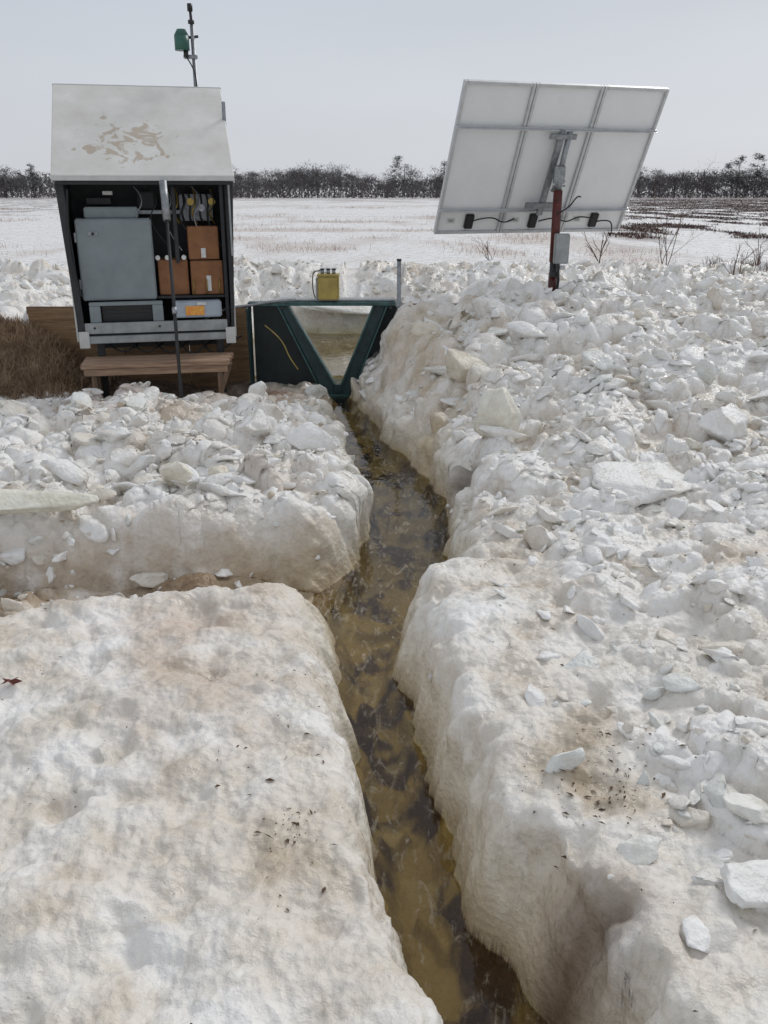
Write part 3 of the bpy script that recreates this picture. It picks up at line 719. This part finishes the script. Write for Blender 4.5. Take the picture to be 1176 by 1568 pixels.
TV=[];TF=[];TM=[];to=0
def addtri(P,m):
    global to
    n=len(P);TV.append(P.reshape(-1,3));TF.append(np.arange(n*3).reshape(n,3)+to);TM.append(np.full(n,m));to+=n*3
def tris(c,dirv,L,w):
    n=len(c);s=rng.normal(size=(n,3));s=np.cross(dirv,s);s/=np.linalg.norm(s,axis=1)[:,None]+1e-9
    return np.stack([c-s*w[:,None]/2,c+s*w[:,None]/2,c+dirv*L[:,None]],1)
def bare(X,Y,H):
    zb=zfield(np.array([Y]))[0]
    addtri(tris(np.array([[X,Y,zb]]*2),np.array([[0,0,1.]]*2),np.array([H*.85]*2),np.array([.3,.3])),0)
    ncl=int(rng.integers(9,15))
    for i in range(ncl):
        f=rng.uniform(.35,.93);w=H*.28*math.sqrt(max(.1,1-((f-.60)/.42)**2))
        c=np.array([X+rng.normal(0,w*.8),Y+rng.normal(0,w*.8),zb+H*f*.93])
        st=np.array([X,Y,zb+H*f*.45]);d=c-st;L=np.linalg.norm(d)
        addtri(tris(st[None],(d/L)[None],np.array([L*1.1]),np.array([.16])),0)
        n=60;dd=rng.normal(size=(n,3));dd[:,2]=np.abs(dd[:,2])*.8+.2;dd/=np.linalg.norm(dd,axis=1)[:,None]
        cc=c+rng.normal(0,.085*H,(n,3))*np.array([1.2,1,.6])
        addtri(tris(cc,dd,rng.uniform(.4,1.0,n)*H/10,rng.uniform(.06,.14,n)*H/9),0)
def conifer(X,Y,H):
    zb=zfield(np.array([Y]))[0]
    addtri(tris(np.array([[X,Y,zb]]),np.array([[0,0,1.]]),np.array([H]),np.array([.4])),0)
    for i in range(34):
        f=rng.uniform(.2,1);w=H*.30*(1.06-f)**.6+.15
        an=rng.random()*6.283;rr=w*rng.uniform(.2,1)
        c=np.array([X+math.cos(an)*rr,Y+math.sin(an)*rr,zb+H*f])
        n=34;dd=rng.normal(size=(n,3))*np.array([1,1,.4]);dd/=np.linalg.norm(dd,axis=1)[:,None]
        addtri(tris(c+rng.normal(0,.55,(n,3))*np.array([1,1,.5])*H/12,dd,rng.uniform(.3,.8,n)*H/12,rng.uniform(.10,.24,n)*H/12),1)
for i in range(440):
    X=rng.uniform(-230,250);Y=rng.uniform(240,300)
    hh=6.6+2.6*float(perlin(np.array([X*.035]),np.array([.5]),501)[0])+rng.normal(0,.7)
    if rng.random()<.06: conifer(X,Y,hh*rng.uniform(.8,1.05))
    else: bare(X,Y,max(4,hh))
for X,H in[(3.5,10.2),(5.5,9.3),(7.5,8.1),(16,9),(14,8.3),(-44,9),(-40,8.5),(88,8.6),(92,10),(97,11),(101,10.4),(107,11.5),(111,10.3),(114,11),(-90,8.2)]:
    (conifer if int(H*10)%2==0 else bare)(X,245+rng.uniform(-3,10),H)
n=70000;X=rng.uniform(-240,260,n);Y=rng.uniform(236,290,n);zb=zfield(Y)
hz=rng.random(n)**1.1*(4.6+2.0*perlin(X*.05,X*0+.4,511)+1.0*perlin(X*.25,X*0+.4,512))
dd=rng.normal(size=(n,3));dd[:,2]=np.abs(dd[:,2])+.4;dd/=np.linalg.norm(dd,axis=1)[:,None]
addtri(tris(np.c_[X,Y,zb+hz],dd,rng.uniform(.5,1.3,n),rng.uniform(.14,.40,n)),0)
mk("distant_treeline",np.vstack(TV),np.vstack(TF),[M['bark'],M['pine']],False,mi=np.concatenate(TM))

# litter
n=1500;ly=1.3+rng.random(n)**1.1*7.5;lx=(rng.random(n)*2-1)*(.5*ly+.4)
ext=[(.72,2.35,.13,110),(.62,2.15,.10,50),(-.25,2.05,.045,35),(-.75,5.3,.12,70),(.55,5.35,.08,60),(-1.9,3.95,.3,90),(1.6,4.3,.4,40),(1.0,3.9,.4,30)]
for ex,ey,es,en in ext:
    lx=np.r_[lx,ex+rng.normal(0,es,en)];ly=np.r_[ly,ey+rng.normal(0,es,en)]
l,r=banks(ly);k=np.maximum(l-lx,lx-r)>.08;base=np.arange(len(lx))<n
clump=fbm(lx*1.7,ly*1.7,611,2)>-.02;k&=(clump|~base);lx,ly=lx[k],ly[k];n=len(lx);lz=tz(lx,ly)+.004
an=rng.random(n)*6.283;L=np.exp(rng.normal(-5.25,.6,n));L=np.clip(L,.002,.03);w=L*rng.uniform(.10,.5,n)
ca,sa=np.cos(an),np.sin(an);up=rng.uniform(0,.35,n)*L
V=np.empty((n,4,3))
V[:,0]=np.c_[lx-ca*L,ly-sa*L,lz];V[:,1]=np.c_[lx+sa*w,ly-ca*w,lz+up];V[:,2]=np.c_[lx+ca*L,ly+sa*L,lz+up*.6];V[:,3]=np.c_[lx-sa*w,ly+ca*w,lz+.004]
b0=np.arange(n)*4
mk("leaf_litter",V.reshape(-1,3),np.vstack([np.c_[b0,b0+1,b0+2],np.c_[b0,b0+2,b0+3]]),M['litter'],False)
lf_=[]
for i in range(14):
    a_=i/14*6.283;rr=.04*(1 if i%2==0 else .5)*(1.0+.3*math.cos(a_));lf_.append((math.cos(a_)*rr,math.sin(a_)*rr*.7,.008*math.sin(3*a_)))
zc=tz([-1.36],[2.81])[0]
V=[(-1.36,2.81,zc+.02)]+[(-1.36+p[0],2.81+p[1],zc+.018+p[2]) for p in lf_]
mk("fallen_oak_leaf",V,[(0,i+1,(i+1)%14+1) for i in range(14)],M['redleaf'],False)

# ---------------------------------------------------------------- light, world, camera
el,az=math.radians(40),math.radians(40)
su=bpy.data.lights.new("sun",'SUN');su.energy=1.35;su.angle=math.radians(18);su.color=(1,.975,.94)
so_=bpy.data.objects.new("sun",su);S.collection.objects.link(so_)
sd=Vector((math.sin(az)*math.cos(el),math.cos(az)*math.cos(el),math.sin(el)))
so_.rotation_euler=sd.to_track_quat('Z','Y').to_euler()
wd=bpy.data.worlds.new("World");S.world=wd;wd.use_nodes=True;nt=wd.node_tree;L=nt.links
bg=nt.nodes["Background"]
sky=N(nt,"ShaderNodeTexSky",sky_type='NISHITA',sun_disc=False,sun_elevation=el,sun_rotation=az,dust_density=3.0)
hs=N(nt,"ShaderNodeHueSaturation",Saturation=.35);L.new(sky.outputs[0],hs.inputs["Color"])
tc=N(nt,"ShaderNodeTexCoord");sx_=N(nt,"ShaderNodeSeparateXYZ");L.new(tc.outputs["Generated"],sx_.inputs[0])
cr=N(nt,"ShaderNodeValToRGB");L.new(sx_.outputs["Z"],cr.inputs[0])
e=cr.color_ramp.elements
e[0].position=0;e[0].color=(.66,.68,.72,1);e[1].position=1;e[1].color=(.60,.62,.66,1)
m1=e.new(.10);m1.color=(.62,.655,.71,1);m2=e.new(.25);m2.color=(.53,.575,.65,1)
cn=N(nt,"ShaderNodeTexNoise",Scale=1.6,Detail=4.0);mpp=N(nt,"ShaderNodeMapping");mpp.inputs["Scale"].default_value=(1,1,5);L.new(tc.outputs["Generated"],mpp.inputs[0]);L.new(mpp.outputs[0],cn.inputs["Vector"])
vs=N(nt,"ShaderNodeVectorMath",operation='SCALE');L.new(cr.outputs[0],vs.inputs[0]);L.new(MR(nt,cn.outputs[0],.3,.7,9.4,10.3),vs.inputs["Scale"])
mx=N(nt,"ShaderNodeMix",data_type='RGBA');mx.inputs[0].default_value=.9;L.new(hs.outputs[0],mx.inputs[6]);L.new(vs.outputs[0],mx.inputs[7])
L.new(mx.outputs[2],bg.inputs[0]);bg.inputs[1].default_value=.10

cam=bpy.data.cameras.new("camera");cam.sensor_fit='VERTICAL';cam.angle=math.radians(60);cam.clip_end=4000;cam.clip_start=.05
co=bpy.data.objects.new("camera",cam);S.collection.objects.link(co);co.location=(0,0,1.7);co.rotation_euler=(math.radians(70),0,0)
S.camera=co
